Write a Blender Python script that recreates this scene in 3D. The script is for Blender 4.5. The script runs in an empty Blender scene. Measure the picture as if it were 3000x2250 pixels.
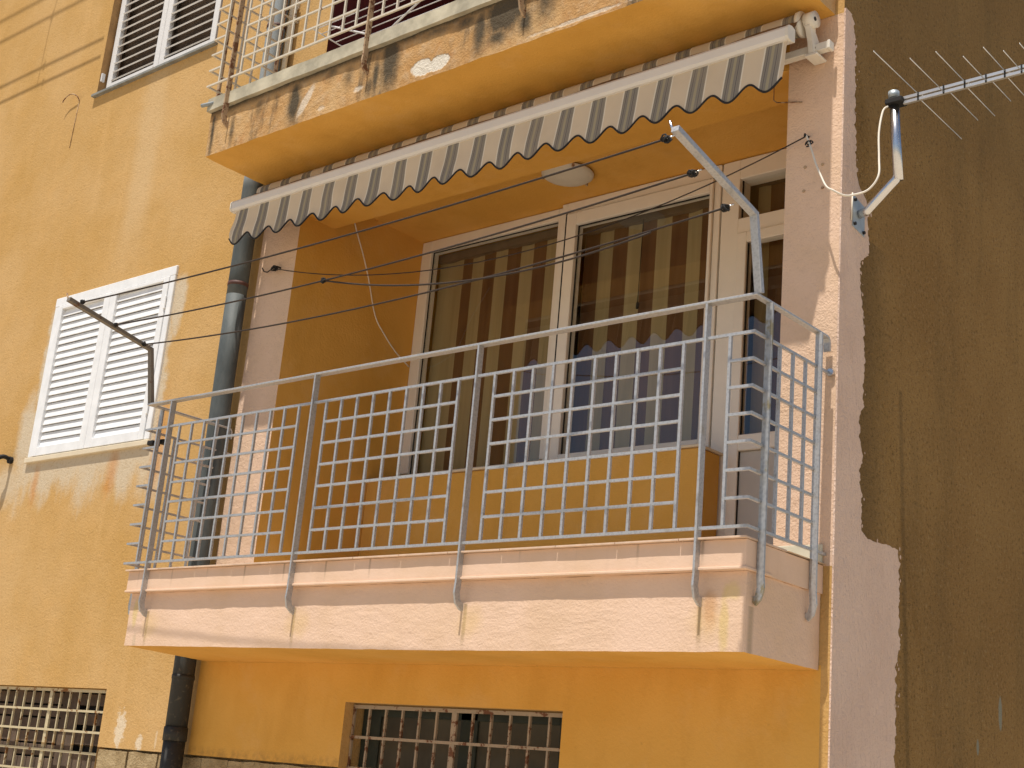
import bpy, bmesh, math, random
from mathutils import Vector, Matrix, noise as mnoise
from mathutils.geometry import tessellate_polygon

random.seed(7)
scene = bpy.context.scene
COL = scene.collection
R = math.radians

# ------------------------------------------------------------------ camera
cam_d = bpy.data.cameras.new("camera")
cam = bpy.data.objects.new("camera", cam_d)
COL.objects.link(cam)
cam_d.sensor_width = 36.0
cam_d.lens = 4080.0 / 3000.0 * 36.0
cam_d.clip_start = 0.05
cam_d.clip_end = 3000.0
_y, _p, _r = -0.7268, 0.2827, 0.0895
_f = Vector((math.sin(_y) * math.cos(_p), math.cos(_y) * math.cos(_p), math.sin(_p)))
_rt = Vector((math.cos(_y), -math.sin(_y), 0))
_up = _rt.cross(_f)
_r2 = _rt * math.cos(_r) + _up * math.sin(_r)
_u2 = -_rt * math.sin(_r) + _up * math.cos(_r)
m = Matrix((_r2, _u2, -_f)).transposed().to_4x4()
m.translation = Vector((6.5494, -4.9756, -0.5506))
cam.matrix_world = m
scene.camera = cam

# ------------------------------------------------------------------ sky, sun, exposure
SUN_TO = Vector((0.04, -1.0, 2.75)).normalized()      # direction towards the sun
elev = math.asin(SUN_TO.z)
world = bpy.data.worlds.new("World")
scene.world = world
world.use_nodes = True
wn = world.node_tree
bg = wn.nodes["Background"]
sky = wn.nodes.new("ShaderNodeTexSky")
sky.sky_type = 'NISHITA'
sky.sun_disc = False
sky.sun_elevation = elev
sky.sun_rotation = R(180.0)
sky.altitude = 30.0
sky.air_density = 1.0
sky.dust_density = 1.2
wn.links.new(sky.outputs[0], bg.inputs[0])
bg.inputs[1].default_value = 0.075
sun_d = bpy.data.lights.new("sun", 'SUN')
sun = bpy.data.objects.new("sun", sun_d)
COL.objects.link(sun)
sun_d.energy = 4.2
sun_d.angle = R(0.53)
sun_d.color = (1.0, 0.94, 0.85)
sun.location = SUN_TO * 40
sun.rotation_euler = (-SUN_TO).to_track_quat('-Z', 'Y').to_euler()

vs = scene.view_settings
vs.view_transform = 'Standard'
vs.look = 'None'
vs.exposure = 0.33
vs.gamma = 1.0
vs.use_curve_mapping = False
scene.render.engine = 'CYCLES'
scene.cycles.max_bounces = 10
scene.cycles.diffuse_bounces = 6
scene.cycles.glossy_bounces = 4
scene.cycles.transparent_max_bounces = 12
scene.cycles.sample_clamp_indirect = 6.0
scene.cycles.use_denoising = True
scene.cycles.caustics_reflective = False
scene.cycles.caustics_refractive = False


# ------------------------------------------------------------------ node expressions
class X:
    """a scalar socket with arithmetic"""
    def __init__(s, t, k): s.t, s.k = t, k
    def _b(s, op, o, rev=False):
        n = s.t.nodes.new("ShaderNodeMath"); n.operation = op
        a, b = (o, s) if rev else (s, o)
        for i, v in enumerate((a, b)):
            if isinstance(v, X): s.t.links.new(v.k, n.inputs[i])
            else: n.inputs[i].default_value = float(v)
        return X(s.t, n.outputs[0])
    def __add__(s, o): return s._b('ADD', o)
    __radd__ = __add__
    def __sub__(s, o): return s._b('SUBTRACT', o)
    def __rsub__(s, o): return s._b('SUBTRACT', o, True)
    def __mul__(s, o): return s._b('MULTIPLY', o)
    __rmul__ = __mul__
    def __truediv__(s, o): return s._b('DIVIDE', o)
    def max(s, o): return s._b('MAXIMUM', o)
    def min(s, o): return s._b('MINIMUM', o)
    def gt(s, o): return s._b('GREATER_THAN', o)
    def lt(s, o): return s._b('LESS_THAN', o)
    def _u(s, op):
        n = s.t.nodes.new("ShaderNodeMath"); n.operation = op
        s.t.links.new(s.k, n.inputs[0]); return X(s.t, n.outputs[0])
    def abs(s): return s._u('ABSOLUTE')
    def fract(s): return s._u('FRACT')
    def sqrt(s): return s._u('SQRT')
    def smooth(s, a, b):
        """0 at a, 1 at b"""
        n = s.t.nodes.new("ShaderNodeMapRange"); n.interpolation_type = 'SMOOTHSTEP'
        s.t.links.new(s.k, n.inputs[0])
        if a < b:
            n.inputs[1].default_value, n.inputs[2].default_value = a, b
            n.inputs[3].default_value, n.inputs[4].default_value = 0, 1
        else:
            n.inputs[1].default_value, n.inputs[2].default_value = b, a
            n.inputs[3].default_value, n.inputs[4].default_value = 1, 0
        return X(s.t, n.outputs[0])


class Mat:
    def __init__(s, name, rough=0.85, metal=0.0, spec=0.25):
        s.m = bpy.data.materials.new(name); s.m.use_nodes = True
        s.t = s.m.node_tree
        s.b = s.t.nodes["Principled BSDF"]
        s.b.inputs["Roughness"].default_value = rough
        s.b.inputs["Metallic"].default_value = metal
        s.b.inputs["Specular IOR Level"].default_value = spec
        g = s.t.nodes.new("ShaderNodeNewGeometry")
        s.pos = g.outputs["Position"]
        sp = s.t.nodes.new("ShaderNodeSeparateXYZ"); s.t.links.new(s.pos, sp.inputs[0])
        s.x, s.y, s.z = (X(s.t, o) for o in sp.outputs)
        s.geo = g
        s.h = None
    def noise(s, scale, detail=3.0, rough=0.55, stretch=(1, 1, 1), off=0.0):
        mp = s.t.nodes.new("ShaderNodeMapping")
        mp.inputs["Scale"].default_value = stretch
        mp.inputs["Location"].default_value = (off, off * .7, off * 1.3)
        s.t.links.new(s.pos, mp.inputs[0])
        n = s.t.nodes.new("ShaderNodeTexNoise")
        n.inputs["Scale"].default_value = scale
        n.inputs["Detail"].default_value = detail
        n.inputs["Roughness"].default_value = rough
        s.t.links.new(mp.outputs[0], n.inputs[0])
        return X(s.t, n.outputs[0])
    def voro(s, scale, feature='F1'):
        n = s.t.nodes.new("ShaderNodeTexVoronoi"); n.feature = feature
        n.inputs["Scale"].default_value = scale
        s.t.links.new(s.pos, n.inputs[0])
        return X(s.t, n.outputs["Distance"])
    def col(s, c):
        n = s.t.nodes.new("ShaderNodeRGB"); n.outputs[0].default_value = (c[0], c[1], c[2], 1); return n.outputs[0]
    def mix(s, f, a, b):
        n = s.t.nodes.new("ShaderNodeMix"); n.data_type = 'RGBA'
        for i, v in ((6, a), (7, b)):
            if isinstance(v, (tuple, list)): n.inputs[i].default_value = (v[0], v[1], v[2], 1)
            else: s.t.links.new(v, n.inputs[i])
        if isinstance(f, X): s.t.links.new(f.k, n.inputs[0])
        else: n.inputs[0].default_value = f
        return n.outputs[2]
    def base(s, c):
        if isinstance(c, (tuple, list)): s.b.inputs["Base Color"].default_value = (c[0], c[1], c[2], 1)
        else: s.t.links.new(c, s.b.inputs["Base Color"])
    def bump(s, h, dist=0.002, strength=1.0):
        n = s.t.nodes.new("ShaderNodeBump")
        n.inputs["Strength"].default_value = strength
        n.inputs["Distance"].default_value = dist
        s.t.links.new(h.k, n.inputs["Height"])
        s.t.links.new(n.outputs[0], s.b.inputs["Normal"])
    def rough(s, v): s.t.links.new(v.k, s.b.inputs["Roughness"])
    def blob(s, cx, cz, rx, rz, soft=.5, wob=.35, ns=None):
        """soft irregular spot in the XZ plane"""
        dx = (s.x - cx) * (1.0 / rx); dz = (s.z - cz) * (1.0 / rz)
        d = (dx * dx + dz * dz).sqrt()
        if ns is not None: d = d + (ns - .5) * (2 * wob)
        return d.smooth(1.0, 1.0 - soft)


# ------------------------------------------------------------------ materials
YEL = (0.535, 0.328, 0.120)
ORA = (0.66, 0.37, 0.078)      # the newer paint in the loggia and under the slabs
PINK = (0.71, 0.505, 0.36)


def mat_yellow():
    q = Mat("yellow_wall_paint", .9, spec=.15)
    big = q.noise(1.1, 4, .6); mid = q.noise(6, 4, .6, off=3); fine = q.noise(70, 3, .6); grain = q.noise(190, 2, .6)
    streak = q.noise(2.2, 4, .6, stretch=(3.2, 1, .22), off=9)
    c = q.mix(big.smooth(.30, .72), (YEL[0] * .93, YEL[1] * .90, YEL[2] * .80), (YEL[0] * 1.05, YEL[1] * 1.10, YEL[2] * 1.30))
    c = q.mix(mid.smooth(.45, .75) * .22, c, (.64, .38, .14))
    c = q.mix(streak.smooth(.52, .78) * .28, c, (.66, .42, .18))
    # newer filler left round the shuttered window, running down below it
    nz = q.noise(7, 5, .65, off=5)
    dr = q.noise(5.5, 4, .6, stretch=(1, 1, .28), off=2)
    ax = ((q.x + 1.64).abs() - .71); az = ((q.z - 1.966).abs() - .612)
    d = ax.max(az)
    side = (d + (nz - .5) * .20 + (fine - .5) * .05 - q.z.smooth(2.0, 1.3) * .05).smooth(.085, .02) * q.z.smooth(2.56, 2.40) * q.noise(1.7, 2, .5, off=6).smooth(.30, .48)
    below = q.z.smooth(1.42, 1.30) * ((q.z - 1.38) + (dr - .5) * .8 + (nz - .5) * .30 + (fine - .5) * .15).smooth(-.40, -.08) * (ax + (nz - .5) * .3).smooth(.30, .05)
    mk = side.max(below * .95).max(q.blob(-2.44, 1.56, .17, .42, .6, .5, nz)).max(q.blob(-2.62, 1.22, .30, .20, .7, .5, nz) * .8).max(q.blob(-.86, 2.30, .10, .26, .5, .6, nz)).max(q.blob(-.80, 1.20, .16, .28, .6, .6, nz) * .8)
    c = q.mix(mk * .85, c, (.58, .50, .375))
    rust = q.blob(-1.30, 1.20, .10, .22, .8, .5, nz).max(q.blob(-2.22, 1.18, .07, .2, .8, .5, nz)).max(q.blob(-.82, 1.35, .10, .45, .8, .5, nz))
    c = q.mix(rust * .6, c, (.52, .22, .05))
    # pale run of water below the upper window
    run = (q.x + 1.55 + (nz - .5) * .1).abs().smooth(.22, .05) * q.z.smooth(2.5, 3.2) * q.z.lt(4.24)
    c = q.mix(run * .38, c, (.62, .46, .27))
    # flaked spots near the plinth
    fz = q.noise(32, 4, .65, off=15)
    sp = q.blob(-.747, -.40, .055, .12, .35, 1.0, fz).max(q.blob(-.54, -.47, .04, .055, .5, 1.0, fz)).max(q.blob(-.38, -.45, .012, .07, .5, .8, fz) * .5)
    c = q.mix(sp * .8, c, (.70, .60, .45))
    # scratches beside the downpipe
    sc = q.noise(26, 3, .7, stretch=(1, 1, .25), off=8).smooth(.58, .70) * q.blob(-.52, 1.25, .26, .38, .6, .3, nz)
    c = q.mix(sc * .6, c, (.70, .52, .28))
    g2 = q.noise(48, 3, .7, off=21)
    c = q.mix((g2 * .6 + fine * .4).smooth(.50, .36) * .26, c, (YEL[0] * .62, YEL[1] * .56, YEL[2] * .45))
    c = q.mix((g2 * .6 + fine * .4).smooth(.56, .68) * .22, c, (.68, .48, .22))
    q.base(c)
    q.bump(fine * .6 + g2 * .5 + grain * .3 + mid * .8, .006, .85)
    return q.m


def mat_loggia():
    q = Mat("loggia_yellow_paint", .85, spec=.2)
    big = q.noise(1.6, 3, .6); fine = q.noise(60, 3, .6)
    c = q.mix(big.smooth(.3, .7), (ORA[0] * .96, ORA[1] * .92, ORA[2] * .85), (ORA[0] * 1.04, ORA[1] * 1.04, ORA[2] * 1.15))
    rl = q.noise(5, 4, .65, stretch=(1, 1, .35), off=7); bl = q.noise(3.1, 5, .7, off=11)
    c = q.mix(rl.smooth(.45, .75) * .38, c, (ORA[0] * .80, ORA[1] * .74, ORA[2] * .6))
    c = q.mix(bl.smooth(.50, .72) * .34, c, (ORA[0] * 1.02, ORA[1] * 1.12, ORA[2] * 2.0))
    dt = q.noise(21, 5, .75, off=17)
    c = q.mix(dt.smooth(.62, .74) * .25, c, (.30, .17, .05))
    jn = (q.z - .42).abs().smooth(.05, .0).max((q.z + .50).abs().smooth(.05, .0)) * dt.smooth(.38, .62)
    c = q.mix(jn * .45, c, (.27, .15, .05))
    q.base(c); q.bump(fine + big * .6 + dt * .8, .004, .5)
    return q.m


def mat_pink():
    q = Mat("pink_render", .9, spec=.15)
    big = q.noise(2.2, 4, .6); fine = q.noise(95, 3, .65); mid = q.noise(28, 3, .6, off=4)
    c = q.mix(big.smooth(.3, .7), (PINK[0] * .95, PINK[1] * .94, PINK[2] * .90), (PINK[0] * 1.03, PINK[1] * 1.03, PINK[2] * 1.06))
    c = q.mix(mid.smooth(.55, .8) * .2, c, (.70, .50, .38))
    c = q.mix((mid * .5 + fine * .5).smooth(.48, .36) * .22, c, (.52, .35, .25))
    q.base(c); q.bump(fine * .8 + mid * .9, .007, .85)
    return q.m


def mat_pink_side():
    q = Mat("pink_rough_side_render", .92, spec=.12)
    big = q.noise(2.2, 4, .6); fine = q.noise(80, 4, .7); tr = q.noise(20, 4, .65, stretch=(1, 2.2, .8), off=4)
    c = q.mix(big.smooth(.3, .7), (.70, .51, .405), (.78, .585, .47))
    c = q.mix(fine.smooth(.5, .8) * .35, c, (.50, .36, .28))
    q.base(c); q.bump(fine * .9 + tr * 1.8, .013, .95)
    return q.m


def mat_pink_slab(name="pink_trowelled_render", smoothness=1.0):
    q = Mat(name, .9, spec=.15)
    big = q.noise(2.6, 4, .6); fine = q.noise(85, 3, .65); mid = q.noise(22, 4, .6, stretch=(.45, 1, 1.4), off=4)
    nz = q.noise(14, 4, .65, off=5)
    st = q.noise(9, 4, .6, stretch=(1, 1, .12), off=2)
    c = q.mix(big.smooth(.3, .7), (PINK[0] * .96, PINK[1] * .95, PINK[2] * .92), (PINK[0] * 1.04, PINK[1] * 1.05, PINK[2] * 1.10))
    # dark drips below each hooked post
    front = q.y.lt(-.5)
    for hx in (.175, 1.36, 2.468, 3.658):
        w = ((q.x - hx + (nz - .5) * .012).abs()).smooth(.016, .004) * q.z.smooth(-.02, .10) * q.z.lt(.20)
        c = q.mix(w * front * .75, c, (.33, .235, .13))
        c = q.mix(q.blob(hx + .03, .12, .11, .10, .8, .5, nz) * front * .45, c, (.68, .47, .22))
    # yellow and brown runs by both ends
    for bx, bz, rx, rz, cc, a in ((3.765, .11, .028, .16, (.62, .46, .19), .65), (3.70, .16, .05, .10, (.52, .28, .13), .6),
                                  (.055, .19, .030, .11, (.62, .48, .18), .6), (.085, .02, .02, .1, (.42, .34, .22), .4),
                                  (3.80, .22, .05, .05, (.68, .52, .2), .5)):
        c = q.mix(q.blob(bx, bz, rx, rz, .7, .45, nz) * front * a, c, cc)
    # grime running from the joints of the edge tiles
    jt = ((q.x - .07) * (1 / .3005)).fract() - .5
    jt = (.5 - jt.abs()).smooth(.035, .0)
    c = q.mix(jt * q.z.gt(.29) * q.z.smooth(.30, .41) * st.smooth(.40, .60) * .75, c, (.30, .22, .15))
    c = q.mix(st.smooth(.56, .75) * q.z.gt(.29) * .25, c, (.55, .38, .27))
    sidest = (q.y + .52).abs().smooth(.03, .005) * q.x.gt(3.8) * q.z.lt(.17)
    c = q.mix(sidest * .6, c, (.33, .25, .16))
    q.base(c); patch = q.noise(3.5, 3, .6, off=12).smooth(.35, .65) * .8 + .2
    q.bump(fine * .7 + mid * patch * 1.1, .0055 * smoothness, .7)
    return q.m


def mat_old_slab():
    q = Mat("weathered_orange_render", .93, spec=.1)
    big = q.noise(3.2, 5, .65); fine = q.noise(75, 4, .65); mid = q.noise(16, 5, .65, off=4)
    nz = q.noise(11, 5, .7, off=5); st = q.noise(5.5, 5, .65, stretch=(1, 1, .22), off=1)
    stz = q.noise(17, 5, .7, stretch=(1, 1, .35), off=13)
    c = q.mix(big.smooth(.32, .68), (.47, .265, .105), (.56, .36, .17))
    c = q.mix(mid.smooth(.45, .72) * .55, c, (.56, .40, .24))
    c = q.mix(nz.smooth(.52, .75) * .5, c, (.42, .18, .06))
    blk = st.smooth(.50, .72) * .75
    for bx, bz, rx, rz, a in ((.80, 3.05, .075, .22, 1.0), (1.56, 3.10, .10, .30, 1.0), (1.46, 3.02, .04, .2, .8), (2.36, 3.12, .20, .20, 1.2), (2.20, 3.06, .07, .25, .8),
                              (2.62, 3.10, .10, .2, .7), (.25, 3.02, .03, .18, .6), (1.10, 3.17, .09, .10, .6), (.06, 3.05, .025, .3, .8), (1.42, 2.97, .05, .1, .7), (1.9, 3.16, .2, .05, .6), (2.1, 3.15, .12, .08, .7), (.48, 3.10, .05, .12, .5), (2.5, 3.02, .06, .12, .9), (2.32, 2.99, .10, .08, .8), (1.24, 3.08, .05, .12, .5)):
        blk = blk.max(q.blob(bx, bz, rx * 1.15, rz, .95, .45, stz) * a)
    blk = blk.max(q.z.smooth(3.13, 3.195) * .8)
    c = q.mix((blk * (stz * .9 + .75) * (fine * .5 + .75) * (mid * .6 + .75)).min(.96), c, (.080, .066, .046))
    wh = q.blob(1.80, 2.972, .085, .052, .22, .6, stz).max(q.blob(1.92, 2.965, .09, .045, .22, .6, stz))
    # diagonal flake
    u = (q.x - .90) * .80 - (q.z - 3.03) * .55; v = (q.x - .90) * .55 + (q.z - 3.03) * .80
    dd = ((u * 26) * (u * 26) + (v * 8.2) * (v * 8.2)).sqrt() + (nz - .5) * .7
    wh = wh.max(dd.smooth(1.0, .6) * .6)
    wh = wh.max(q.blob(1.335, 2.985, .05, .022, .6, .9, stz) * .55).max(q.blob(2.85, 2.925, .35, .014, .6, .9, stz) * .6).max(q.blob(1.05, 2.945, .05, .02, .6, .9, stz) * .4)
    c = q.mix(wh, c, (.70, .64, .54))
    q.base(c); q.bump(fine * .8 + mid * 1.6 - wh * .6, .010, .85)
    return q.m


def mat_brown_side():
    q = Mat("rough_brown_render", .95, spec=.1)
    big = q.noise(1.3, 4, .6); fine = q.noise(110, 4, .7); mid = q.noise(18, 5, .7, off=4)
    st = q.noise(2.4, 5, .65, stretch=(1, 1.6, .28), off=6)
    c = q.mix(big.smooth(.3, .7), (.305, .172, .056), (.380, .226, .078))
    sk = q.noise(52, 4, .75, off=31); sk2 = q.voro(70)
    c = q.mix(fine.smooth(.40, .70) * .45, c, (.31, .205, .088))
    c = q.mix(sk.smooth(.47, .34) * .60, c, (.105, .060, .022))
    c = q.mix(sk.smooth(.56, .68) * .65, c, (.44, .31, .15))
    c = q.mix(sk2.smooth(.16, .05) * sk.smooth(.45, .6) * .8, c, (.46, .35, .19))
    c = q.mix(st.smooth(.48, .75) * .30, c, (.10, .075, .034))
    c = q.mix(mid.smooth(.58, .75) * .35, c, (.30, .155, .05))
    # dark weathering beside the pink paint and low on the wall
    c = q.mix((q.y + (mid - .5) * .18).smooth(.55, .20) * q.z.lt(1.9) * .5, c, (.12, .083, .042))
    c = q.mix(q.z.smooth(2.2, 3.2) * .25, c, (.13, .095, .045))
    seam = (q.y - .60 - (1.2 - q.z) * .06 + (mid - .5) * .03).abs().smooth(.03, .005) * q.z.lt(1.3)
    c = q.mix(seam * .35, c, (.085, .06, .03))
    dy = (q.y - 1.69) * 42; dz = (q.z + .003) * 11
    sp = (dy * dy + dz * dz).sqrt() + (mid - .5) * .5
    dy2 = (q.y - 1.42) * 60; dz2 = (q.z + .181) * 24
    sp2 = (dy2 * dy2 + dz2 * dz2).sqrt() + (mid - .5) * .5
    c = q.mix(sp.smooth(1, .75).max(sp2.smooth(1, .7)) * .8, c, (.30, .32, .26))
    q.base(c); q.bump(fine * .7 + sk * 1.4 + mid * .8, .016, 1.0)
    return q.m


def mat_flat(name, c, rough=.6, var=.06, scale=9, metal=0., spec=.3, bumpd=0.):
    q = Mat(name, rough, metal, spec)
    n = q.noise(scale, 4, .6)
    q.base(q.mix(n.smooth(.3, .7), tuple(v * (1 - var) for v in c), tuple(min(1, v * (1 + var)) for v in c)))
    if bumpd: q.bump(n + q.noise(scale * 6, 3, .6), bumpd, .6)
    return q.m


def mat_galv():
    q = Mat("galvanised_steel", .46, .55, .5)
    sp = q.voro(85); n = q.noise(14, 4, .6); f = q.noise(160, 2, .5)
    c = q.mix(sp.smooth(.1, .7), (.40, .402, .405), (.49, .492, .495))
    c = q.mix(n.smooth(.56, .74) * .5, c, (.34, .30, .24))
    q.base(c)
    q.rough(n * .25 + .36)
    q.bump(f + n, .0012, .6)
    return q.m


def mat_galv_stained():
    q = Mat("galvanised_steel_stained", .5, .45, .5)
    sp = q.voro(60); n = q.noise(9, 5, .7, stretch=(1, 1, .7))
    c = q.mix(sp.smooth(.1, .7), (.30, .31, .32), (.39, .40, .41))
    c = q.mix(n.smooth(.48, .60) * .8, c, (.27, .21, .085))
    q.base(c)
    return q.m


def mat_paint_rust(name, paint, rust=(.20, .075, .025), amt=.56, scale=11, stretch=(1, 1, 1)):
    q = Mat(name, .7, 0, .3)
    n = q.noise(scale, 5, .7, stretch=stretch); f = q.noise(60, 3, .6)
    c = q.mix(f.smooth(.3, .7), tuple(v * .9 for v in paint), paint)
    c = q.mix((n + (f - .5) * .3).smooth(amt, amt + .07), c, rust)
    q.base(c); q.bump(n + f, .002, .5)
    return q.m


def mat_pipe():
    q = Mat("downpipe_grey", .62, .0, .3)
    n = q.noise(7, 5, .65, stretch=(1, 1, .35)); f = q.noise(34, 4, .65)
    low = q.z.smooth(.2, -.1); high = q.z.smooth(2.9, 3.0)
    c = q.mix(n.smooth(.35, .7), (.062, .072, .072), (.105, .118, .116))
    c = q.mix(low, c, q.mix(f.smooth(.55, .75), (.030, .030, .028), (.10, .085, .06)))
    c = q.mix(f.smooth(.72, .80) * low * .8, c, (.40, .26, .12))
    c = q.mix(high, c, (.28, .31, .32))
    q.base(c); q.bump(n + f * .4, .003, .4)
    return q.m


def mat_stripe_cloth(name="striped_awning_cloth", hang=0.0, shade=0.0):
    q = Mat(name, .95, 0, .05)
    xs = q.x + (2.66 - q.z) * (hang / .224)
    t = ((xs - .056) * (1 / .1905)).fract()
    def line(a, w): return (t - a).abs().lt(w)
    cream = (.60, .50, .375)
    c = q.mix(t.lt(.49), cream, (.245, .222, .190))
    c = q.mix((t - .235).abs().lt(.035), c, (.34, .30, .21))
    c = q.mix(line(.12, .010).max(line(.35, .010)), c, (.12, .11, .11))
    c = q.mix(line(.17, .006).max(line(.30, .006)).max(line(.07, .006)).max(line(.40, .006)), c, (.20, .18, .16))
    c = q.mix(line(.02, .02).max(line(.475, .018)), c, (.68, .62, .52))
    c = q.mix(q.noise(4, 4, .6).smooth(.4, .75) * .22, c, (.40, .31, .2))
    if shade: c = q.mix(shade, c, (.15, .085, .038))  # shade under the soffit mixed into the canopy colour as dark brown
    q.base(c); q.bump(q.noise(400, 1) + q.noise(9, 3) * 2, .002, .3)
    return q.m


def mat_curtain():
    q = Mat("striped_curtain_fabric", .95, 0, .05)
    t = ((q.x - .746) * (1 / .209)).fract()
    s = t.lt(.51) * q.x.gt(.70)
    s = s.max(q.x.gt(.572) * q.x.lt(.641))
    f = q.noise(3, 3, .6, stretch=(8, 1, .3))
    c = q.mix(f.smooth(.3, .7), (.34, .28, .155), (.40, .33, .19))
    c = q.mix(s, c, q.mix(f.smooth(.3, .7), (.125, .068, .035), (.155, .086, .046)))
    q.base(c)
    return q.m


def mat_glass(name="window_glass", tint=(.93, .94, .92), f0=.085):
    q = Mat(name)
    t = q.t
    dt = t.nodes.new("ShaderNodeVectorMath"); dt.operation = 'DOT_PRODUCT'
    t.links.new(q.geo.outputs["Incoming"], dt.inputs[0]); t.links.new(q.geo.outputs["Normal"], dt.inputs[1])
    c = 1.0 - X(t, dt.outputs["Value"]).abs()
    f = c * c * c * c * c * (1 - f0) + f0
    tr = t.nodes.new("ShaderNodeBsdfTransparent"); tr.inputs[0].default_value = (*tint, 1)
    gl = t.nodes.new("ShaderNodeBsdfGlossy"); gl.inputs["Roughness"].default_value = 0.0
    gl.inputs[0].default_value = (.95, .97, 1, 1)
    mx = t.nodes.new("ShaderNodeMixShader")
    t.links.new(f.k, mx.inputs[0]); t.links.new(tr.outputs[0], mx.inputs[1]); t.links.new(gl.outputs[0], mx.inputs[2])
    t.links.new(mx.outputs[0], t.nodes["Material Output"].inputs[0])
    return q.m


def mat_stone():
    q = Mat("plinth_stone", .95, 0, .1)
    n = q.noise(9, 5, .65); f = q.noise(50, 4, .7)
    c = q.mix(n.smooth(.3, .7), (.30, .215, .11), (.46, .35, .20))
    c = q.mix(f.smooth(.55, .8) * .5, c, (.19, .13, .07))
    q.base(c); q.bump(n + f, .015, .9)
    return q.m


def mat_ground():
    q = Mat("pale_concrete_ground", .95, 0, .1)
    n = q.noise(.8, 5, .6); f = q.noise(30, 4, .6)
    c = q.mix(n.smooth(.3, .7), (.50, .42, .31), (.58, .49, .37))
    c = q.mix(f.smooth(.5, .8) * .3, c, (.36, .29, .21))
    q.base(c); q.bump(f, .003, .6)
    return q.m


M = dict(
    yellow=mat_yellow(), loggia=mat_loggia(), pink=mat_pink(), pinkside=mat_pink_side(), slab=mat_pink_slab(), coppink=mat_pink_slab('pink_smooth_render', .35), oldslab=mat_old_slab(), brown=mat_brown_side(),
    galv=mat_galv(), galvst=mat_galv_stained(), pipe=mat_pipe(), cloth=mat_stripe_cloth(), canopy=mat_stripe_cloth('shaded_canopy_cloth', 0.0, .84), valcloth=mat_stripe_cloth('striped_valance_cloth', .030), curtain=mat_curtain(), glass=mat_glass(),
    lampglass=mat_flat("frosted_lamp_glass", (.62, .58, .50), .35, .03),
    white=mat_flat("white_shutter_paint", (.78, .79, .80), .45, .06),
    pvc=mat_flat("white_plastic_frame", (.78, .74, .67), .35, .02),
    oldwhite=mat_paint_rust("old_white_shutter_paint", (.70, .69, .68), (.30, .22, .16), .68, 9),
    barwhite=mat_flat("awning_bar_paint", (.68, .65, .61), .4, .02),
    hardware=mat_flat("cream_awning_hardware", (.70, .66, .58), .4, .05),
    railwhite=mat_paint_rust("old_cream_railing_paint", (.62, .56, .46), (.20, .09, .04), .63, 9),
    rustpost=mat_paint_rust("rusty_post_paint", (.44, .31, .19), (.17, .075, .035), .50, 16),
    grillecream=mat_paint_rust("rusting_cream_grille", (.55, .47, .30), (.22, .10, .03), .57, 9),
    grillerust=mat_paint_rust("rusting_grey_grille", (.36, .28, .20), (.14, .055, .025), .52, 16),
    coping=mat_flat("lichen_stained_coping", (.44, .40, .30), .9, .28, 5, bumpd=.003),
    tile=mat_flat("edge_tile_glaze", (.62, .45, .33), .6, .12, 14),
    sill=mat_flat("pale_window_sill", (.66, .57, .42), .6, .05),
    darksill=mat_flat("dark_stone_sill", (.22, .22, .20), .7, .2),
    reveal=mat_flat("shaded_wall_reveal", (.38, .22, .09), .9, .15),  # wall yellow made darker, shade of the recess put into the colour
    black=mat_flat("black_cord", (.018, .017, .017), .7, .1),
    wire=mat_flat("plastic_clothesline", (.035, .024, .018), .6, .1),
    cable=mat_flat("white_coax_cable", (.72, .66, .56), .5, .05),
    chrome=mat_flat("polished_aluminium", (.66, .66, .67), .26, .03, 20, 1.0),
    zinc=mat_flat("zinc_plate", (.40, .45, .48), .5, .1, 20, .5),
    alu=mat_flat("antenna_aluminium", (.62, .62, .61), .35, .05, 20, .7),
    red=mat_flat("dark_red_paint", (.105, .018, .016), .7, .1),
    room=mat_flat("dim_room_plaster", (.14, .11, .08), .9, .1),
    board=mat_flat("brown_wooden_boards", (.12, .085, .062), .85, .25, 6),
    green=mat_flat("dark_green_frame", (.026, .030, .020), .6, .2),
    dusty=mat_flat("dusty_basement_pane", (.060, .048, .028), .6, .3, 3),
    darkarm=mat_paint_rust('dark_weathered_steel', (.19, .165, .135), (.12, .06, .03), .58, 14),
    skirt=mat_flat('pale_skirting_tile', (.60, .57, .45), .5, .06),
    stone=mat_stone(), ground=mat_ground(),
    tilefloor=mat_flat("balcony_floor_tile", (.62, .50, .38), .6, .1),
    steelwire=mat_flat("white_rack_wire", (.72, .70, .70), .4, .05),
    ceramic=mat_flat("dark_clamp_band", (.10, .045, .035), .6, .2),
    doorpanel=mat_flat("grey_door_panel", (.50, .47, .43), .45, .03),
)

# ------------------------------------------------------------------ mesh helpers
def link(o, mat=None, parent=None):
    COL.objects.link(o)
    if mat is not None and not o.data.materials: o.data.materials.append(mat)
    if parent is not None:
        o.parent = parent
        o.matrix_parent_inverse = Matrix.Translation(wloc(parent)).inverted()
    return o


WL = {}
def wloc(o): return WL.get(o.name, Vector((0, 0, 0)))


def reg(o):
    WL[o.name] = o.location.copy()
    return o


def thing(name, label, cat, loc=(0, 0, 0), group=None):
    o = bpy.data.objects.new(name, None); COL.objects.link(o)
    o.location = loc; o.empty_display_size = .2
    o["label"] = label; o["category"] = cat
    if group: o["group"] = group
    return reg(o)


def tag(o, label, cat, group=None):
    o["label"] = label; o["category"] = cat
    if group: o["group"] = group
    return o


def mesh(name, v, f, mat, parent=None, smooth=False):
    me = bpy.data.meshes.new(name)
    me.from_pydata([tuple(a) for a in v], [], f); me.update()
    if smooth:
        for p in me.polygons: p.use_smooth = True
    return reg(link(bpy.data.objects.new(name, me), M[mat], parent))


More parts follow.
